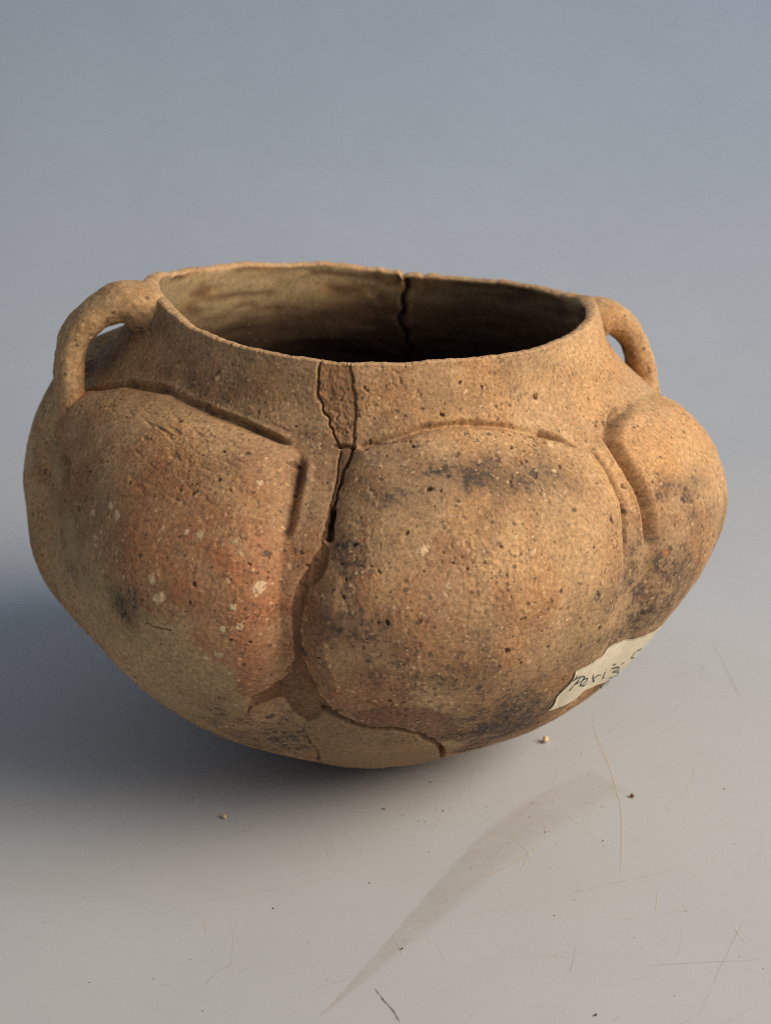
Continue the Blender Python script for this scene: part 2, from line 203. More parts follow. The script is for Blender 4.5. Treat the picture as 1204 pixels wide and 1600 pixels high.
def clay_material():
    m, nt, b = new_mat('fired_clay')
    L = nt.links.new
    at = node(nt, 'ShaderNodeAttribute', attribute_name='clay_colour')
    tc = node(nt, 'ShaderNodeTexCoord')
    n1 = node(nt, 'ShaderNodeTexNoise', Scale=900., Detail=4., Roughness=.7)
    n2 = node(nt, 'ShaderNodeTexNoise', Scale=2600., Detail=3., Roughness=.65)
    L(tc.outputs['Object'], n1.inputs['Vector']); L(tc.outputs['Object'], n2.inputs['Vector'])
    r1 = node(nt, 'ShaderNodeMapRange'); r1.inputs[1].default_value = .3; r1.inputs[2].default_value = .7
    r1.inputs[3].default_value = .68; r1.inputs[4].default_value = 1.3
    L(n1.outputs['Fac'], r1.inputs[0])
    mul = node(nt, 'ShaderNodeVectorMath', operation='SCALE')
    L(at.outputs['Color'], mul.inputs[0]); L(r1.outputs[0], mul.inputs['Scale'])
    cur = mul.outputs[0]
    for scale, lo, hi, colr, amt in ((560., .08, .30, (.055, .042, .034), .62), (1000., .1, .34, (.10, .066, .042), .5), (640., .06, .26, (.62, .48, .32), .6), (330., .04, .20, (.06, .046, .038), .7)):
        vo = node(nt, 'ShaderNodeTexVoronoi', Scale=scale, distance='MINKOWSKI', Exponent=1.4)
        wv = node(nt, 'ShaderNodeVectorMath', operation='MULTIPLY_ADD'); wv.inputs[1].default_value = (.0006,)*3
        L(n2.outputs['Color'], wv.inputs[0]); L(tc.outputs['Object'], wv.inputs[2]); L(wv.outputs[0], vo.inputs['Vector'])
        sp = node(nt, 'ShaderNodeSeparateColor'); L(vo.outputs['Color'], sp.inputs[0])
        rr = node(nt, 'ShaderNodeMapRange'); rr.inputs[1].default_value = .62; rr.inputs[2].default_value = 1.; rr.inputs[3].default_value = 0.; rr.inputs[4].default_value = hi + .12
        L(sp.outputs[0], rr.inputs[0])
        df = node(nt, 'ShaderNodeMath', operation='SUBTRACT'); L(rr.outputs[0], df.inputs[0]); L(vo.outputs['Distance'], df.inputs[1])
        ks = node(nt, 'ShaderNodeMapRange'); ks.inputs[1].default_value = 0.; ks.inputs[2].default_value = .06; ks.inputs[3].default_value = 0.; ks.inputs[4].default_value = amt
        L(df.outputs[0], ks.inputs[0])
        kg = node(nt, 'ShaderNodeMath', operation='MULTIPLY'); L(ks.outputs[0], kg.inputs[0]); L(at.outputs['Alpha'], kg.inputs[1])
        mx = node(nt, 'ShaderNodeMix', data_type='RGBA'); L(kg.outputs[0], mx.inputs['Factor']); L(cur, mx.inputs[6]); mx.inputs[7].default_value = (*colr, 1)
        cur = mx.outputs[2]
    L(cur, b.inputs['Base Color'])
    b.inputs['Roughness'].default_value = .82
    b.inputs['Specular IOR Level'].default_value = .22
    add = node(nt, 'ShaderNodeMath', operation='ADD')
    L(n1.outputs['Fac'], add.inputs[0]); L(n2.outputs['Fac'], add.inputs[1])
    bp = node(nt, 'ShaderNodeBump', Strength=.34, Distance=.00025)
    L(add.outputs[0], bp.inputs['Height']); L(bp.outputs[0], b.inputs['Normal'])
    return m
CLAY = clay_material()

def plain(name, col, rough=.7, spec=.3, scale=800., amt=.12, bump=0.):
    m, nt, b = new_mat(name); L = nt.links.new
    tc = node(nt, 'ShaderNodeTexCoord'); n = node(nt, 'ShaderNodeTexNoise', Scale=scale, Detail=4.)
    L(tc.outputs['Object'], n.inputs['Vector'])
    mr = node(nt, 'ShaderNodeMapRange'); mr.inputs[1].default_value = .3; mr.inputs[2].default_value = .7
    mr.inputs[3].default_value = 1 - amt; mr.inputs[4].default_value = 1 + amt
    L(n.outputs['Fac'], mr.inputs[0])
    s = node(nt, 'ShaderNodeVectorMath', operation='SCALE'); s.inputs[0].default_value = tuple(col)
    L(mr.outputs[0], s.inputs['Scale']); L(s.outputs[0], b.inputs['Base Color'])
    b.inputs['Roughness'].default_value = rough; b.inputs['Specular IOR Level'].default_value = spec
    if bump:
        bp = node(nt, 'ShaderNodeBump', Strength=.5, Distance=bump)
        L(n.outputs['Fac'], bp.inputs['Height']); L(bp.outputs[0], b.inputs['Normal'])
    return m

def film(name, col, alpha, rough=.5):
    """a thin see-through mark (residue, scuff) on the sheet"""
    m, nt, b = new_mat(name); L = nt.links.new
    tc = node(nt, 'ShaderNodeTexCoord'); n = node(nt, 'ShaderNodeTexNoise', Scale=420., Detail=6., Roughness=.7)
    L(tc.outputs['Object'], n.inputs['Vector'])
    mr = node(nt, 'ShaderNodeMapRange'); mr.inputs[1].default_value = .35; mr.inputs[2].default_value = .65
    mr.inputs[3].default_value = alpha*.65; mr.inputs[4].default_value = alpha*1.2
    L(n.outputs['Fac'], mr.inputs[0]); L(mr.outputs[0], b.inputs['Alpha'])
    b.inputs['Base Color'].default_value = (*col, 1); b.inputs['Roughness'].default_value = rough
    b.inputs['Specular IOR Level'].default_value = .2
    return m

# ---------------------------------------------------------------- mesh helpers
def mesh_obj(name, V, Fq, mat, parent=None, smooth=True, colour=None):
    V = np.asarray(V, np.float32); Fq = np.asarray(Fq, np.int32)
    k = Fq.shape[1]
    me = bpy.data.meshes.new(name)
    me.vertices.add(len(V)); me.vertices.foreach_set('co', V.ravel())
    me.loops.add(Fq.size); me.loops.foreach_set('vertex_index', Fq.ravel())
    me.polygons.add(len(Fq))
    me.polygons.foreach_set('loop_start', np.arange(0, Fq.size, k, dtype=np.int32))
    me.polygons.foreach_set('use_smooth', np.full(len(Fq), smooth))
    me.update(calc_edges=True)
    if colour is not None:
        a = me.attributes.new('clay_colour', 'FLOAT_COLOR', 'POINT')
        c = np.ones((len(V), 4), np.float32); c[:, :np.shape(colour)[1]] = colour
        a.data.foreach_set('color', c.ravel())
    me.materials.append(mat)
    o = bpy.data.objects.new(name, me); COL.link(o)
    if parent is not None: o.parent = parent
    return o
def grid_faces(nr, nc, closed=False):
    i = np.arange(nr - 1)[:, None]; j = np.arange(nc if closed else nc - 1)[None, :]
    j2 = (j + 1) % nc
    return np.stack([i*nc + j, i*nc + j2, (i+1)*nc + j2, (i+1)*nc + j], -1).reshape(-1, 4)

# ---------------------------------------------------------------- setting: the paper sweep the vessel stands on
def build_backdrop():
    pts = [(-.75, 0.)]
    y0, R = .30, .42
    for y in np.linspace(-.7, y0, 30): pts.append((y, 0.))
    for a in np.linspace(0, math.pi/2, 40)[1:]: pts.append((y0 + R*math.sin(a), R - R*math.cos(a)))
    for z in np.linspace(R, 1.3, 10)[1:]: pts.append((y0 + R, z))
    pts = np.array(pts); xs = np.linspace(-.9, .9, 40)
    V = np.stack(np.broadcast_arrays(xs[None, :], pts[:, :1], pts[:, 1:]), -1).reshape(-1, 3)
    m, nt, b = new_mat('grey_sheet'); L = nt.links.new
    tc = node(nt, 'ShaderNodeTexCoord')
    n1 = node(nt, 'ShaderNodeTexNoise', Scale=9., Detail=5., Roughness=.6)
    n2 = node(nt, 'ShaderNodeTexNoise', Scale=1400., Detail=3., Roughness=.7)
    n3 = node(nt, 'ShaderNodeTexNoise', Scale=60., Detail=6., Roughness=.7)
    for n in (n1, n2, n3): L(tc.outputs['Object'], n.inputs['Vector'])
    a1 = node(nt, 'ShaderNodeMath', operation='MULTIPLY_ADD'); a1.inputs[1].default_value = .14; a1.inputs[2].default_value = .83
    L(n1.outputs['Fac'], a1.inputs[0])
    a2 = node(nt, 'ShaderNodeMath', operation='MULTIPLY_ADD'); a2.inputs[1].default_value = .12
    L(n2.outputs['Fac'], a2.inputs[0]); L(a1.outputs[0], a2.inputs[2])
    a3 = node(nt, 'ShaderNodeMath', operation='MULTIPLY_ADD'); a3.inputs[1].default_value = .08
    L(n3.outputs['Fac'], a3.inputs[0]); L(a2.outputs[0], a3.inputs[2])
    s = node(nt, 'ShaderNodeVectorMath', operation='SCALE'); s.inputs[0].default_value = SHEET
    L(a3.outputs[0], s.inputs['Scale']); L(s.outputs[0], b.inputs['Base Color'])
    b.inputs['Roughness'].default_value = .5; b.inputs['Specular IOR Level'].default_value = .25
    bp = node(nt, 'ShaderNodeBump', Strength=.25, Distance=.0001)
    L(n2.outputs['Fac'], bp.inputs['Height']); L(bp.outputs[0], b.inputs['Normal'])
    o = mesh_obj('backdrop', V, grid_faces(len(pts), len(xs)), m)
    o['kind'] = 'structure'
    o['label'] = 'smooth grey sheet curving up behind the clay vessel'
    return o
SHEET = (.455, .470, .50)
backdrop = build_backdrop()

# ---------------------------------------------------------------- the vessel
pot = bpy.data.objects.new('clay_vessel', None); COL.link(pot)
pot.empty_display_size = .05
pot['label'] = 'cracked terracotta vessel with pressed-out lobes, two small loop handles and a mended rim'
pot['category'] = 'pottery'

FRONT = 100.
thc = np.radians(np.concatenate([np.linspace(-180, -FRONT, 110, endpoint=False), np.linspace(-FRONT, FRONT, NCOL, endpoint=False),
                                 np.linspace(FRONT, 180, 110, endpoint=False)]))
sc = np.concatenate([np.linspace(1.2, 45, 50, endpoint=False), np.linspace(45, SLEN, NROW)])
TH, S = np.meshgrid(thc, sc)
Rb, Zb, _, _ = base(TH, S)
P0 = place(TH, S, 0*TH)                       # undisplaced, feeds the noise
nz40 = perlin(P0, 40, 1); nz16 = perlin(P0, 16, 2); nz7 = perlin(P0, 7, 3); nz3 = perlin(P0, 3.2, 4); nz15 = perlin(P0, 1.5, 5)
nz09 = perlin(P0, .9, 6); nzb = perlin(P0, 11, 8); nzc = perlin(P0, 24, 9)
# ragged coordinates for outlines of cracks and stains
WU = TH + (nz3*.55 + nz15*.3) / np.maximum(Rb, 20)
WV = S + perlin(P0, 3.0, 11)*.55 + perlin(P0, 1.4, 12)*.3
SU = TH + (nz16*3.5 + nz7*1.6 + nz3*.7) / np.maximum(Rb, 20)
SV = S + nzb*3 + perlin(P0, 6, 13)*1.4 + .7*(WV - S)

def window(u0, u1, v0, v1):
    j0, j1 = np.searchsorted(thc, [u0, u1]); i0, i1 = np.searchsorted(sc, [v0, v1])
    return slice(max(i0 - 1, 0), min(i1 + 1, len(sc))), slice(max(j0 - 1, 0), min(j1 + 1, len(thc)))
def line_dist(poly, reach, U=None, V=None):
    """distance in mm to a line drawn on the surface, and the position 0..1 along it"""
    U = WU if U is None else U; V = WV if V is None else V
    D = np.full(TH.shape, 1e3); T = np.zeros(TH.shape)
    p = np.array(poly, float); p[:, 0] = np.radians(p[:, 0])
    rr = np.interp(p[:, 1], _ts, _tr)
    seg = np.hypot(np.diff(p[:, 0])*rr[:-1], np.diff(p[:, 1])); cum = np.concatenate([[0], np.cumsum(seg)])
    for k in range(len(p) - 1):
        rm = max(.5*(rr[k] + rr[k+1]), 10); a, b = p[k], p[k+1]; m = reach + 1.5
        w = window(min(a[0], b[0]) - m/rm, max(a[0], b[0]) + m/rm, min(a[1], b[1]) - m, max(a[1], b[1]) + m)
        x = (U[w] - a[0])*rm; y = V[w] - a[1]; bx, by = (b[0] - a[0])*rm, b[1] - a[1]
        t = np.clip((x*bx + y*by) / (bx*bx + by*by + 1e-9), 0, 1)
        d = np.hypot(x - t*bx, y - t*by)
        better = d < D[w]
        D[w] = np.where(better, d, D[w]); T[w] = np.where(better, (cum[k] + t*seg[k]) / cum[-1], T[w])
    return D, T
def inside(poly, U=None, V=None):
    U = WU if U is None else U; V = WV if V is None else V
    p = np.array(poly, float); p[:, 0] = np.radians(p[:, 0])
    M = np.zeros(TH.shape, bool)
    w = window(p[:, 0].min() - .15, p[:, 0].max() + .15, p[:, 1].min() - 9, p[:, 1].max() + 9)
    u, v = U[w], V[w]; m = np.zeros(u.shape, bool)
    for a, b in zip(p, np.roll(p, -1, 0)):
        c = (a[1] > v) != (b[1] > v)
        m ^= c & (u < (b[0] - a[0])*(v - a[1]) / (b[1] - a[1] + 1e-12) + a[0])
    M[w] = m
    return M
def blur(M, n=1):
    M = M.astype(np.float32)
    for _ in range(n):
        A = M.copy(); A[1:-1, 1:-1] = (M[1:-1, 1:-1]*2 + M[:-2, 1:-1] + M[2:, 1:-1] + M[1:-1, :-2] + M[1:-1, 2:]) / 6
        M = A
    return M

slip = blur(inside(POLYS['slip'], SU, SV), 10)
for c, A, B, kind, st in BLOBS:
    pass
fields = {k: np.zeros(TH.shape) for k in ('soot', 'brown', 'red', 'bright', 'dull', 'slip')}
for c, A, B, kind, st in BLOBS:
    M = np.array([[A[0], B[0]], [A[1], B[1]]], float)
    if abs(np.linalg.det(M)) < .5: continue
    Mi = np.linalg.inv(M)
    du = np.degrees(SU) - c[0]; dv = SV - c[1]
    q = (Mi[0, 0]*du + Mi[0, 1]*dv)**2 + (Mi[1, 0]*du + Mi[1, 1]*dv)**2
    fields[kind] = np.maximum(fields[kind], st*np.exp(-q*.9)) if kind != 'bright' else fields[kind] + st*np.exp(-q*.9)
slip = np.clip(slip + fields['slip'], 0, 1)

# --- relief
disp = lobe_push(TH, S)
neck = sst(106, 116, Zb)
disp += nz40*.75 + nz16*.32 + nzb*.12
rough = (1 - .65*slip) * np.clip(.68 + .55*nzc + .35*nz16, .22, 1.3)
nz06 = perlin(P0, .62, 14); pk = perlin(P0, 1.25, 15); pk2 = perlin(P0, 2.3, 16)
disp += rough*(nz7*.14 + nz3*.10 + nz15*.085 + nz09*.085 + nz06*.06)
# crumbly pitting: irregular hollows, denser in patches
crumbly = np.clip(.35 + 1.1*nzb + .8*nzc, 0, 1.5)*(1 - .8*slip)
disp -= crumbly*(.3*sst(.36, .7, pk) + .42*sst(.48, .8, pk2 + .25*nz09))
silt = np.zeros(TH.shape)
for name, (pts, w, dep) in GROOVES.items():
    D, T = line_dist(pts, 5*w, TH + (nz7*.35)/90, S + nzb*.3)
    ends = sst(0, .14, T)*sst(1.0, .84, T) if name in ('b', 'd', 'e', 'a2', 'c2') else sst(0, .05, T)*sst(1.0, .93, T)
    dd = dep*(.85 + .3*nz7 + .25*nz16)
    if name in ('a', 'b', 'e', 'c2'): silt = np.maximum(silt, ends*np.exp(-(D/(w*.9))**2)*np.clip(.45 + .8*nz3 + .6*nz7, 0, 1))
    disp += ends*(-dd*np.exp(-(D/w)**2) + .22*dd*np.exp(-((D - 2.1*w)/(.9*w))**2))
for name, (pts, w, dep) in CRACKS.items():
    D, T = line_dist(pts, 4*w)
    fade = sst(0, .06, T)*sst(1.0, .9, T) if name in ('left', 'branch', 'base2', 'hr', 'midl', 'bl') else 1.
    disp -= fade*dep*np.exp(-(D/(w*(1 + .4*nz7)))**4)
m_rim = inside(POLYS['rim_fill']); m_gap = inside(POLYS['gap']); m_fill = inside(POLYS['crack_fill']); m_base = inside(POLYS['base_sherd'])
m_edge = blur(inside(POLYS['sherd_edge']), 12)
disp += blur(m_rim, 1)*(-.55 + .16*nz15 + .14*nz09 + .15*nz3) - blur(m_gap, 1)*(.45 + .4*nz3)
disp += blur(m_fill, 1)*(-.5 + .34*nz3 + .22*nz15 + .15*nz09) + blur(m_base, 1)*(.25 - .5*rough*(nz3*.085 + nz15*.06))
disp += .45*m_edge
# short drag cracks across the crown of the left lobe: stretched noise
cx_, sx_ = math.cos(math.radians(10)), math.sin(math.radians(10))
ua = TH*92; qa = np.stack([(ua*cx_ - S*sx_)*.2, (ua*sx_ + S*cx_), 0*S + 3.3], -1)
dr = perlin(qa, 1.5, 21)
drm = np.exp(-((np.degrees(TH) + 38)/17)**2 - ((S - 165)/11)**2)
disp -= drm*.5*sst(.25, .75, dr + .35*nz7)
dr2 = perlin(np.stack([(ua*cx_ - S*sx_)*.25, (ua*sx_ + S*cx_), 0*S + 9.1], -1), 1.8, 22)
disp -= .18*sst(.45, .9, dr2)*(1 - slip)

# --- colour of the clay itself
tan = srgb(180, 147, 110); orange = srgb(180, 136, 94); pale = srgb(196, 162, 121)
c = np.broadcast_to(tan, TH.shape + (3,)).copy()
def mix(col, target, f):
    return col + (np.asarray(target) - col) * np.clip(f, 0, 1)[..., None]
c = mix(c, orange, sst(-.15, .55, nz16 + .5*nz40)*.75)
c = mix(c, pale, sst(.1, .7, nzc - .4*nz7)*.6)
c = mix(c, srgb(150, 104, 66), sst(.05, .6, nzb + .4*nz3)*.45)
c = mix(c, srgb(122, 100, 80), .55*sst(-.1, .7, perlin(P0, 20, 61) + .5*nz7 + .35*nz3 + .3*nz15))     # dull patina
c = mix(c, srgb(140, 92, 58), fields['brown']*(.8 + .6*nz7))
c = mix(c, srgb(178, 113, 78), fields['red']*(.95 + .7*nz7 + .3*nz3))
c = mix(c, srgb(204, 160, 110), fields['bright']*.8)
c = mix(c, srgb(136, 108, 80), fields['dull']*(.9 + .5*nz7))
c = mix(c, srgb(176, 148, 109), slip*.85)
c = mix(c, srgb(148, 120, 84), slip*sst(.1, .6, nzc)*.6)
c = mix(c, srgb(164, 134, 98), blur(inside(POLYS['slab'], SU*.3 + TH*.7, SV*.3 + S*.7), 6)*.7)
mv = blur(inside(POLYS['mauve']), 3)
c = mix(c, srgb(122, 86, 68), mv*.75)
c = mix(c, srgb(134, 96, 70), m_edge*.55)
so = fields['soot']*(1.0 + .25*nz3 + .2*nz15 + .35*nz7)
so = np.maximum(so, .38*sst(.3, .9, nzb*.7 + nz3*.3 + nz40*.3))
spk = nz09*.6 + nz15*.55 + nz06*.5 + .3*nz3
c = mix(c, srgb(84, 70, 60), np.clip(so, 0, 1)*.75 + .42*sst(.15, .8, so + .8*spk - .25)*sst(.0, .5, so))
dk = perlin(P0, 1.05, 17); dk2 = perlin(P0, .7, 18)
c = mix(c, srgb(96, 72, 52), .5*sst(.42, .75, dk)*(1 - .5*slip) + .35*sst(.4, .8, dk2))
c = mix(c, srgb(214, 182, 138), .4*sst(.45, .8, -dk + .3*nz3)*(1 - .7*slip))
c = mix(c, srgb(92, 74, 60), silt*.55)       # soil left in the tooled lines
# fine mottling
c *= (1 + .10*nz3 + .13*nz15 + .13*nz09 + .12*nz06)[..., None]
# the mends
c = mix(c, srgb(146, 111, 79), blur(m_rim, 1)); c = mix(c, srgb(114, 82, 57), blur(m_fill, 1)*(.9 + .3*nz7 + .2*nz15))
c = mix(c, srgb(96, 70, 50), blur(m_gap, 1)*.8)
c = mix(c, srgb(142, 115, 86), blur(m_base, 2)*(.9 + .25*nz7))

# --- temper: pits where grains fell out, pale and dark grains that stayed
def scatter(n, pick):
    th = np.radians(rng.uniform(-105, 105, n)); s = rng.uniform(50, SLEN - 2, n)
    keep = rng.uniform(size=n) < pick(th, s)
    return th[keep], s[keep]
def field_at(F_, th, s):
    j = np.clip(np.searchsorted(thc, th), 0, len(thc) - 1); i = np.clip(np.searchsorted(sc, s), 0, len(sc) - 1)
    return F_[i, j]
area_w = lambda th, s: np.interp(s, _ts, _tr) / 98.
mend = (m_rim | m_fill | m_base)
def stamp(th, s, r, fn, aspect=.45):
    for a, b, q in zip(th, s, r):
        R_ = max(np.interp(b, _ts, _tr), 15)
        w = window(a - 1.8*q/R_, a + 1.8*q/R_, b - 1.8*q, b + 1.8*q)
        x = (TH[w] - a)*R_; y = S[w] - b
        ph = rng.uniform(0, math.pi); e = rng.uniform(aspect, 1.)
        X = x*math.cos(ph) + y*math.sin(ph); Y = (-x*math.sin(ph) + y*math.cos(ph)) / e
        pw = rng.uniform(1.4, 4.)
        d = ((np.abs(X)**pw + np.abs(Y)**pw)**(1/pw)) / q + .5*nz09[w] + .25*nz06[w]
        fn(w, d, q)
def pit(w, d, q):
    disp[w] -= 1.0*q*sst(1., .35, d)
    k = sst(1.05, .5, d)*.5
    c[w] = c[w] + (srgb(70, 50, 38) - c[w])*k[..., None]
def grain(colr, strength, raise_):
    def f(w, d, q):
        k = sst(1.1, .75, d)*strength
        c[w] = c[w] + (colr*rng.uniform(.8, 1.15) - c[w])*k[..., None]
        disp[w] += raise_*q*sst(1.1, .6, d)
    return f
th_, s_ = scatter(2600, lambda t, s: area_w(t, s)*(1 - .75*field_at(slip, t, s))*(.6 + .4*field_at(nzc, t, s))*(1 - .8*field_at(mend, t, s)))
stamp(th_, s_, np.clip(rng.lognormal(-1.25, .5, len(th_)), .18, 1.1), pit, .3)
leftness = lambda t: np.exp(-((np.degrees(t) + 32)/20)**2)
th_, s_ = scatter(5200, lambda t, s: area_w(t, s)*(.10 + .7*leftness(t)*sst(165, 140, s) + .18*np.exp(-((np.degrees(t) - 28)/14)**2))*(1 - .85*field_at(slip, t, s))*(1 - field_at(mend, t, s)))
stamp(th_, s_, np.clip(rng.lognormal(-1.2, .45, len(th_)), .2, 1.5), grain(srgb(218, 186, 146), .6, .08))
th_, s_ = scatter(2600, lambda t, s: area_w(t, s)*(.2 + .5*field_at(sst(.1, .6, so), t, s))*(1 - .4*field_at(slip, t, s)))
stamp(th_, s_, np.clip(rng.lognormal(-1.0, .5, len(th_)), .22, 1.5), grain(srgb(74, 64, 58), .75, -.25))
th_, s_ = scatter(600, lambda t, s: area_w(t, s)*.5)
stamp(th_, s_, np.clip(rng.lognormal(-1.1, .45, len(th_)), .22, 1.1), grain(srgb(150, 88, 54), .6, .0))
for t_, s0, q_ in BIGGRAIN:
    stamp([math.radians(t_)], [s0], [q_], grain(srgb(212, 184, 146), .8, .15), .5)

# swelling where the handles were luted on
def handle_swell(deg, s0, amp, wu, wv):
    global disp
    disp = disp + amp*np.exp(-((wrap(TH - math.radians(deg))*Rb)/wu)**2 - ((S - s0)/wv)**2)
handle_swell(-73, SLEN - 3, 1.6, 11, 9)
handle_swell(-74, s_at_z(100), 1.5, 6, 8)
handle_swell(103, SLEN, 1.5, 9, 9)
# rim edge wear: nicks in the lip
edge = sst(SLEN - 5, SLEN, S)
disp -= edge*.35

OUT = place(TH, S, disp)
rimjag = (perlin(np.stack([TH[-1]*65, 0*thc, 0*thc + 5.5], -1), 5., 31)*.25 + perlin(np.stack([TH[-1]*65, 0*thc, 0*thc + 7.5], -1), 1.5, 32)*.09
          + perlin(np.stack([TH[-1]*65, 0*thc, 0*thc + 2.5], -1), 17., 33)*.7)
for k in range(8):
    a = rng.uniform(-math.pi, math.pi); w = rng.uniform(.9, 2.6)
    rimjag = rimjag - rng.uniform(.25, .65)*np.exp(-(wrap(thc - a)*65/w)**4)

# the two back sherds do not quite meet
step = np.where((np.degrees(thc) > 140) & (np.degrees(thc) < 171.5), -.5, 0)
OUT[..., 2] += (sst(SLEN - 14, SLEN, sc)[:, None])*(rimjag + step)[None, :]
# lip and inner wall
T_LIP = 3.0 + 1.2*np.exp(-(wrap(thc + 1.33)/.3)**2)[None] + 1.6*np.exp(-(wrap(thc - 1.75)/.35)**2)[None]
NL, NI = 12, 110
lip = []
er = np.stack([np.sin(thc), -np.cos(thc), 0*thc], -1)
top = OUT[-1]
for k in range(1, NL):
    a = math.pi*k/NL
    lip.append(top - er*(T_LIP[0][:, None]*.5*(1 - math.cos(a)))*(1 + .12*rimjag[:, None]) + np.array([0, 0, 1.])*(.75*math.sin(a) - .5*(1 - math.cos(a))*.5))
LIPV = np.array(lip)
lipn = perlin(LIPV, 1.6, 41)*.18 + perlin(LIPV, .8, 42)*.1
LIPV[..., 2] += lipn
si = np.linspace(SLEN, 3, NI)
THI, SI = np.meshgrid(thc, si)
Ri, Zi, nri, nzi = base(THI, SI)
T_in = T_LIP*(1 + .12*rimjag[None, :]*sst(SLEN - 12, SLEN, SI)) + 2.2*sst(SLEN - 6, 120, SI)
PI0 = place(THI, SI, 0*THI)
din = .45*lobe_push(THI, SI)*sst(118, 100, Zi) - T_in + .35*perlin(PI0, 30, 51)*sst(SLEN, SLEN - 12, SI) + .22*perlin(PI0*np.array([1, 1, 3.]), 9, 52) + .1*perlin(PI0, 3, 53)
dcr = np.abs(wrap(THI - np.radians(171.5 + .9*np.sin(SI*.25) + .6*np.sin(SI*.7))))*Ri
crack_in = np.exp(-(dcr/.75)**4)*sst(120, 150, SI)
din += (.35*perlin(np.stack([THI*65*.14, 0*SI + 3, SI], -1), 2.4, 54) + .2*perlin(np.stack([THI*65*.4, 0*SI + 5, SI], -1), 2.0, 58))*sst(SLEN, SLEN - 4, SI)
INN = place(THI, SI, din)
INN += (er[None]*1.6)*crack_in[..., None]           # the open joint cuts back into the wall
INN[..., 2] -= .5*sst(SLEN - 6, SLEN, SI)
INN[..., 2] += (sst(SLEN - 14, SLEN, SI))*(rimjag + step)[None, :]
ci = np.broadcast_to(srgb(168, 144, 108), THI.shape + (3,)).copy()
strk = perlin(np.stack([THI*65*.14, 0*SI + 3, SI], -1), 2.4, 54); strk2 = perlin(np.stack([THI*65*.3, 0*SI + 8, SI], -1), 9, 55)
nI = perlin(PI0, 14, 56)
ci = mix(ci, srgb(168, 124, 76), sst(.0, .6, strk2 + .4*strk)*.7*sst(SLEN - 30, SLEN - 4, SI))
ci = mix(ci, srgb(96, 72, 52), sst(.0, .5, strk + .4*nI)*.85)
# darker tone inside: right half and everything deep, with a streaky ragged border
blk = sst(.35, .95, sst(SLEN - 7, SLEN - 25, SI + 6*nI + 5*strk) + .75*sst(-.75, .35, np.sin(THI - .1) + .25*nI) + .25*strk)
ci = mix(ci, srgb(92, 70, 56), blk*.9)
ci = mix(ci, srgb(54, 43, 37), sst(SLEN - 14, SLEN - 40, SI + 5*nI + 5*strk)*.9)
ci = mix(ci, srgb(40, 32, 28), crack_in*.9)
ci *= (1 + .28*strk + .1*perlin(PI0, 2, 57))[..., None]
cl = c[-1][None]*np.ones((NL - 1, 1, 1)); cl = mix(cl, srgb(196, 160, 118), np.full(cl.shape[:2], .45) + .4*lipn)
lipcr = np.exp(-(np.abs(wrap(thc - math.radians(171.5)))*65/.6)**4)
LIPV[..., 2] -= lipcr[None]*1.6
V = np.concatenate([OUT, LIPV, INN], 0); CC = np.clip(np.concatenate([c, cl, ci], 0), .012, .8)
nrow, ncol = V.shape[:2]
Fall = grid_faces(nrow, ncol, closed=True)
# one face fan closes bottom outside and inside
reg = np.zeros((nrow, ncol), np.int8)
nO = len(sc)
reg[:nO][m_rim] = 1; reg[nO:nO + NL - 1][:, m_rim[-1]] = 1
reg[:nO][m_fill] = 2; reg[:nO][m_base] = 3
freg = reg.reshape(-1)[Fall[:, 0]]
GR = np.concatenate([np.clip((1 - .7*slip)*(.75 + .5*nzc + .3*nz16)*(1 - .6*mend), .1, 1.), np.full((nrow - len(sc), ncol), .5)], 0)
Vf = V.reshape(-1, 3)*.001; Cf = np.concatenate([CC, GR[..., None]], -1).reshape(-1, 4)
def region(name, k, parent=pot):
    f = Fall[freg == k]
    used = np.zeros(len(Vf), bool); used[f.ravel()] = True
    idx = np.cumsum(used) - 1
    return mesh_obj(name, Vf[used], idx[f], CLAY, parent, colour=Cf[used])
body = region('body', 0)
# close the two poles
for row, z_, flip in ((0, OUT[0, :, 2].mean(), True), (nrow - 1, INN[-1, :, 2].mean(), False)):
    ring = V[row][::8]*.001
    n = len(ring); vv = np.concatenate([ring, [[0, 0, z_*.001]]]); ff = np.array([[(k + 1) % n, k, n] if flip else [k, (k + 1) % n, n] for k in range(n)])
    mesh_obj('base_disc' if flip else 'inner_floor', vv, ff, CLAY, body, colour=np.tile(srgb(90, 70, 54), (n + 1, 1)))
f1 = region('repair_fill', 1); f1['label'] = 'dark rough fill set into the rim between two cracks'
f2 = region('repair_fill', 2); f2['label'] = 'dark brown fill running down the wide lower crack'
f3 = region('base_sherd', 3); f3['label'] = 'pale smooth fragment outlined by a black crack at the base'

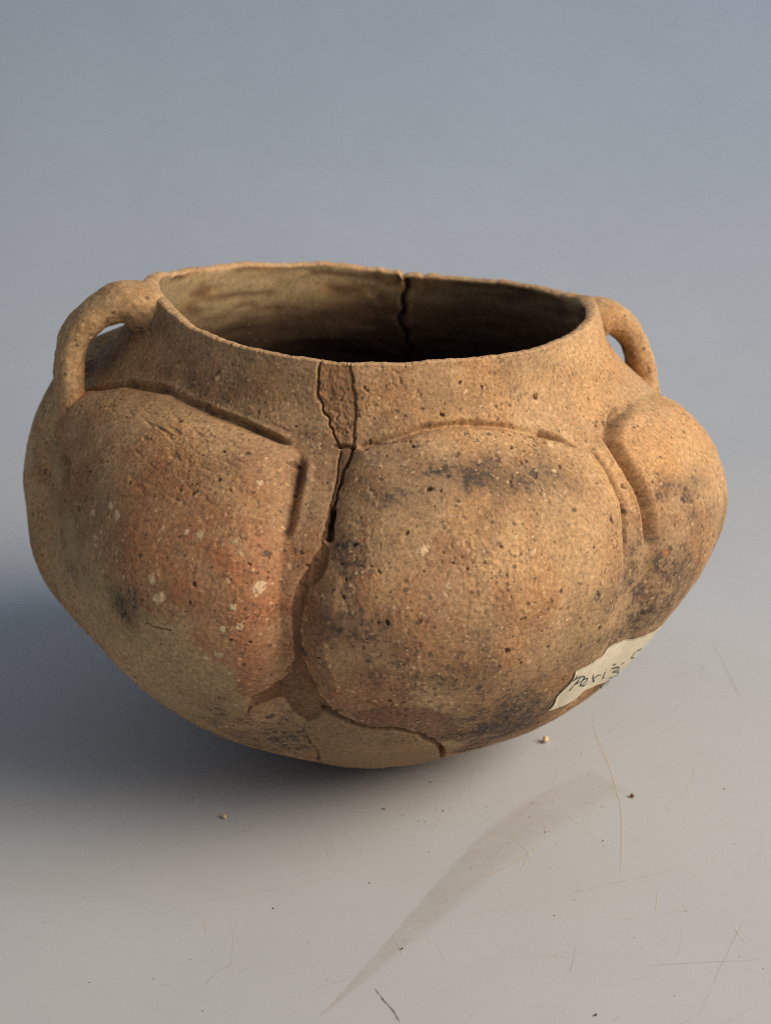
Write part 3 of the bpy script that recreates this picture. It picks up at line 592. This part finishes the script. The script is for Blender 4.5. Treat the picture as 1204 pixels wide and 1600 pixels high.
# --- handles
def handle(path, deg, wid, thk, seed):
    p = np.array(path, float); d = np.concatenate([[0], np.cumsum(np.hypot(*np.diff(p, axis=0).T))]); u = d/d[-1]
    n, m = 150, 90
    t = np.linspace(0, 1, n)
    rho = pchip(u, p[:, 0], t); z = pchip(u, p[:, 1], t)
    for _ in range(6):
        rho[1:-1] = (rho[:-2] + 2*rho[1:-1] + rho[2:])/4; z[1:-1] = (z[:-2] + 2*z[1:-1] + z[2:])/4
    tr, tz = np.gradient(rho), np.gradient(z); l = np.hypot(tr, tz); tr /= l; tz /= l
    nr_, nz_ = -tz, tr                     # in-plane normal
    a = math.radians(deg); e = np.array([math.sin(a), -math.cos(a), 0]); b = np.array([math.cos(a), math.sin(a), 0])
    ph = np.linspace(0, 2*math.pi, m, endpoint=False)
    fl = 1 + .8*np.exp(-(t/.24)**2) + .5*np.exp(-((1 - t)/.2)**2)
    flt = 1 + .3*np.exp(-(t/.2)**2) + .35*np.exp(-((1 - t)/.2)**2)
    W_ = wid*.5*fl; K_ = thk*.5*flt
    cp, sp = np.cos(ph), np.sin(ph)
    ce = np.sign(cp)*np.abs(cp)**.85; se = np.sign(sp)*np.abs(sp)**.85
    fil = 1 + (0.75*np.exp(-(t/.17)**2) + .7*np.exp(-((1 - t)/.24)**2))[:, None]*sst(0, 1, -ce)[None]
    off_n = K_[:, None]*ce[None]*fil; off_b = W_[:, None]*se[None]
    ctr = rho[:, None, None]*e + z[:, None, None]*np.array([0, 0, 1.])
    nv = nr_[:, None, None]*e + nz_[:, None, None]*np.array([0, 0, 1.])
    X = ctr + nv*off_n[..., None] + b*off_b[..., None]
    out = X - ctr; out /= np.linalg.norm(out, axis=-1, keepdims=True)
    q1, q2, q3, q4 = perlin(X, 9, seed), perlin(X, 3.5, seed + 1), perlin(X, 1.4, seed + 2), perlin(X, .8, seed + 3)
    X = X + out*(q1*.6 + q2*.32 + q3*.15 + q4*.09 - .25*sst(.45, .8, q2 - .3*q1))[..., None]
    cc = np.broadcast_to(srgb(180, 144, 104), X.shape).copy()
    cc = mix(cc, srgb(170, 126, 84), sst(-.1, .5, q1)*.7)
    cc = mix(cc, srgb(204, 168, 122), sst(.1, .6, q2 - q1*.5)*.5)
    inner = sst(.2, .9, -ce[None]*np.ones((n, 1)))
    dark_m = sst(.1, .8, .75*perlin(X, 14, seed + 5) + .4*q2 + .25)  # patchy mask for a darker tone on the inner face of the loop
    cc = mix(cc, srgb(96, 76, 60), dark_m*inner*.8 + .3*sst(.35, .8, q3 + .5*q2))
    cc *= (1 + .14*q3 + .1*q4)[..., None]
    return mesh_obj('handle', X.reshape(-1, 3)*.001, grid_faces(n, m, closed=True)[:, ::-1], CLAY, pot, colour=np.clip(cc, .01, .8).reshape(-1, 3))
handle(HL, -73, 12., 7.9, 60).__setitem__('label', 'loop handle over the raised end of the rim')
handle(HR, 103, 11.0, 8.3, 70).__setitem__('label', 'loop handle behind the most swollen lobe')

# --- paper label glued low on the vessel
dispS = disp.copy()
for _ in range(60):
    dispS[1:-1, 1:-1] = (dispS[1:-1, 1:-1]*2 + dispS[:-2, 1:-1] + dispS[2:, 1:-1] + dispS[1:-1, :-2] + dispS[1:-1, 2:]) / 6
def on_surface(thd, s, lift):
    """point on the finished outside, lift mm above it"""
    th = np.radians(np.asarray(thd, float)); s = np.asarray(s, float)
    j = np.clip(np.searchsorted(thc, th) - 1, 0, len(thc) - 2); i = np.clip(np.searchsorted(sc, s) - 1, 0, len(sc) - 2)
    f = (th - thc[j])/(thc[j+1] - thc[j]); g = (s - sc[i])/(sc[i+1] - sc[i])
    d = (1-g)*((1-f)*dispS[i, j] + f*dispS[i, j+1]) + g*((1-f)*dispS[i+1, j] + f*dispS[i+1, j+1])
    return place(th, s, d + lift)
lt, lb, lr = (np.array(LABEL[k]) for k in ('tl', 'bl', 'tr'))
def label_uv(u, v):
    """u along the top edge, v down the side"""
    u = np.asarray(u, float)[..., None]; v = np.asarray(v, float)[..., None]
    q = lt + u*(lr - lt) + v*(lb - lt)
    return q[..., 0], q[..., 1]
nu, nv_ = 60, 40
uu, vv = np.meshgrid(np.linspace(0, 1, nu), np.linspace(0, 1, nv_))
edge_n = .006*np.sin(uu*23) + .006*np.sin(uu*51 + 1)
a_, b_ = label_uv(uu + .02*np.sin(vv*9)*(uu < .02), vv + edge_n*(1 - vv))
LIFT = .42
lv = on_surface(a_, b_, LIFT + .06*np.sin(uu*9 + vv*4)); lv2 = on_surface(a_, b_, LIFT - .16)
PAPER = plain('aged_paper', srgb(212, 202, 178), .75, .25, 500., .07, .0001)
nn = nu*nv_
fa = grid_faces(nv_, nu)
ring = np.concatenate([np.arange(nu), np.arange(1, nv_)*nu + nu - 1, (nv_ - 1)*nu + np.arange(nu - 2, -1, -1), np.arange(nv_ - 2, 0, -1)*nu])
fs = np.stack([ring, np.roll(ring, -1), np.roll(ring, -1) + nn, ring + nn], -1)
label = mesh_obj('paper_label', np.concatenate([lv.reshape(-1, 3), lv2.reshape(-1, 3)])*.001, np.concatenate([fa, fa[:, ::-1] + nn, fs]), PAPER, pot)
label['label'] = 'small cream paper label with handwriting, glued near the base'
INK = plain('black_ink', srgb(44, 58, 58), .5, .3)
def pen(strokes, w=.55):
    for st in strokes:
        st = np.array(st, float)
        d = np.concatenate([[0], np.cumsum(np.hypot(*np.diff(st, axis=0).T))]); t = np.linspace(0, d[-1], max(6, int(d[-1]*110)))
        u, v = pchip(d, st[:, 0], t), pchip(d, st[:, 1], t)
        a, b = label_uv(u, v)
        p = on_surface(a, b, LIFT + .06*np.sin(u*9 + v*4) + .1)
        tg = np.gradient(p, axis=0); tg /= np.linalg.norm(tg, axis=1)[:, None]
        q = on_surface(a, b, LIFT + 3); up = q - p; up /= np.linalg.norm(up, axis=1)[:, None]
        sd = np.cross(tg, up)*(w*.5*(.8 + .35*np.sin(t*40)))[:, None]
        n = len(p)
        V_ = np.concatenate([p + sd, p - sd, p + sd - up*.06, p - sd - up*.06])*.001
        i = np.arange(n - 1)
        f = np.concatenate([np.stack([i, i + 1, n + i + 1, n + i], -1), np.stack([2*n + i, 2*n + i + 1, i + 1, i], -1), np.stack([n + i, n + i + 1, 3*n + i + 1, 3*n + i], -1)])
        mesh_obj('pen_stroke', V_, f, INK, label)
pen(STROKES)

# ---------------------------------------------------------------- wear on the sheet: scratches, tape residue, crumbs
FILM = {}
def film_of(t, a):
    k = (t, round(a, 1))
    if k not in FILM:
        FILM[k] = film('scratch_' + t, srgb(214, 200, 178) if t == 'pale' else srgb(64, 60, 58), min(.95, a))
    return FILM[k]
def ribbon(pts, w, mat, z=.00012, rag=.35):
    p = np.array(pts, float)
    d = np.concatenate([[0], np.cumsum(np.hypot(*np.diff(p, axis=0).T))]); t = np.linspace(0, d[-1], max(8, int(d[-1]/.8)))
    x, y = pchip(d, p[:, 0], t), pchip(d, p[:, 1], t)
    x = x + np.cumsum(rng.normal(0, .03, len(t))); y = y + np.cumsum(rng.normal(0, .03, len(t)))
    tx, ty = np.gradient(x), np.gradient(y); l = np.hypot(tx, ty) + 1e-9
    ww = w*.5*(1 + rag*rng.normal(size=len(t)))*np.clip(np.minimum(t, d[-1] - t)/(.12*d[-1]) + .15, .1, 1)
    a = np.stack([x - ty/l*ww, y + tx/l*ww, np.full_like(x, z*1000)], -1); b = np.stack([x + ty/l*ww, y - tx/l*ww, np.full_like(x, z*1000)], -1)
    n = len(t); i = np.arange(n - 1)
    return mesh_obj('scratch', np.concatenate([a, b])*.001, np.stack([n + i, n + i + 1, i + 1, i], -1), mat, backdrop)
zz = .00012
for pts, w, tone, al in SCRATCH:
    zz += 1.2e-6
    ribbon(pts, w, film_of(tone, al), zz)
for k in range(170):
    x, y = rng.uniform(-110, 120), rng.uniform(-165, 40); a = rng.normal(.6, .7); ln = rng.uniform(2, 16)
    cv = rng.normal(0, .05)*ln
    pts = [(x, y), (x + .5*ln*math.cos(a) - cv*math.sin(a), y + .5*ln*math.sin(a) + cv*math.cos(a)), (x + ln*math.cos(a), y + ln*math.sin(a))]
    zz += 1.2e-6
    ribbon(pts, rng.uniform(.12, .26), (film_of('pale', rng.choice([.1, .2, .3])) if rng.uniform() < .85 else film_of('dark', .1)), zz)
ta, tb = (np.array(q, float) for q in TAPE)
tq = np.linspace(0, 1, len(ta)); tt = np.linspace(0, 1, 120); tw = np.linspace(0, 1, 30)
ea = np.stack([pchip(tq, ta[:, k], tt) for k in (0, 1)], -1); eb = np.stack([pchip(tq, tb[:, k], tt) for k in (0, 1)], -1)
jit = perlin(np.stack([tt*120, 0*tt + 1.5, 0*tt + .5], -1), 4., 81)*.35
ea[:, 0] += jit; eb[:, 0] += jit[::-1]
tv = ea[:, None]*(1 - tw[None, :, None]) + eb[:, None]*tw[None, :, None]
tv3 = np.concatenate([tv, np.full(tv.shape[:2] + (1,), .06)], -1).reshape(-1, 3)
# what is left of the glue thins out towards the broad end and along one side
glue = ((.45 + .55*sst(1.05, .6, tt))[:, None]*(1 - .45*tw[None] ** 3))*(1 + .35*perlin(tv3, 9., 83).reshape(120, 30) + .25*perlin(tv3, 3., 84).reshape(120, 30))
glue *= sst(0, .16, tw)[None]*sst(1., .7, tw)[None]
tm = film('old_tape_residue', srgb(168, 140, 98), .12, .4)
tnt = tm.node_tree; tb_ = tnt.nodes['Principled BSDF']; lk = tb_.inputs['Alpha'].links[0].from_socket
tat = node(tnt, 'ShaderNodeAttribute', attribute_name='clay_colour'); tml = node(tnt, 'ShaderNodeMath', operation='MULTIPLY')
tnt.links.new(lk, tml.inputs[0]); tnt.links.new(tat.outputs['Fac'], tml.inputs[1]); tnt.links.new(tml.outputs[0], tb_.inputs['Alpha'])
tr_ = mesh_obj('tape_residue', tv3*.001, grid_faces(120, 30)[:, ::-1], tm, backdrop, colour=np.repeat(np.clip(glue, 0, 1.3).reshape(-1, 1), 3, 1))
tr_['label'] = 'long tapering patch of old tape residue'

CRM = {'pale': plain('pale_crumb', srgb(214, 190, 150), .9), 'dark': plain('dark_crumb', srgb(92, 84, 76), .9), 'brown': plain('clay_crumb', srgb(128, 92, 60), .9)}
def crumb(x, y, d, tone):
    n, m = 7, 10
    u = np.linspace(0, math.pi, n); v = np.linspace(0, 2*math.pi, m, endpoint=False)
    X = np.stack([np.sin(u)[:, None]*np.cos(v), np.sin(u)[:, None]*np.sin(v), np.cos(u)[:, None] + 0*v], -1)
    X *= (1 + .35*perlin(X, .9, rng.uniform(0, 9)))[..., None]
    X *= np.array([d*.5*rng.uniform(.8, 1.2), d*.5*rng.uniform(.5, .8), d*.32])
    X[..., 2] -= X[..., 2].min()
    o = mesh_obj('crumb', X.reshape(-1, 3)*.001, grid_faces(n, m, closed=True)[:, ::-1], CRM[tone])
    o.location = (x*.001, y*.001, .0001); o.rotation_euler = (0, 0, rng.uniform(0, 6))
    return o
gv, gf = [], []
for k, ((x, y), d, tone) in enumerate(CRUMBS):
    if k in CRUMB_LABELS:
        o = crumb(x, y, d, tone)
        o['category'] = 'crumb'; o['label'] = CRUMB_LABELS[k]; o['group'] = 'crumbs on the sheet'
# dust and grit too fine to count
def grit(n, x0, x1, y0, y1):
    for _ in range(n):
        x, y, r = rng.uniform(x0, x1), rng.uniform(y0, y1), rng.lognormal(-1.9, .5)
        a = rng.uniform(0, 6.28, 3); q = np.array([[math.cos(a[0])*r, math.sin(a[0])*r, 0], [math.cos(a[0] + 1.9)*r, math.sin(a[0] + 1.9)*r*.8, 0], [math.cos(a[0] + 4.1)*r, math.sin(a[0] + 4.1)*r, 0], [0, 0, r*.8]])
        q += np.array([x, y, .11]); b0 = len(gv)
        gv.extend(q); gf.extend([[b0, b0 + 1, b0 + 3], [b0 + 1, b0 + 2, b0 + 3], [b0 + 2, b0, b0 + 3]])
for k, ((x, y), d, tone) in enumerate(CRUMBS):
    if k not in CRUMB_LABELS: grit(2, x - .4, x + .4, y - .4, y + .4)
grit(70, -115, 125, -165, 30); grit(60, -10, 70, -75, -30)
go = mesh_obj('grit', np.array(gv)*.001, np.array(gf), plain('grit_dust', srgb(140, 124, 104), .9, amt=.5, scale=90.), smooth=False)
go['kind'] = 'stuff'; go['label'] = 'fine dust and grit sprinkled over the grey sheet'; go['category'] = 'grit'
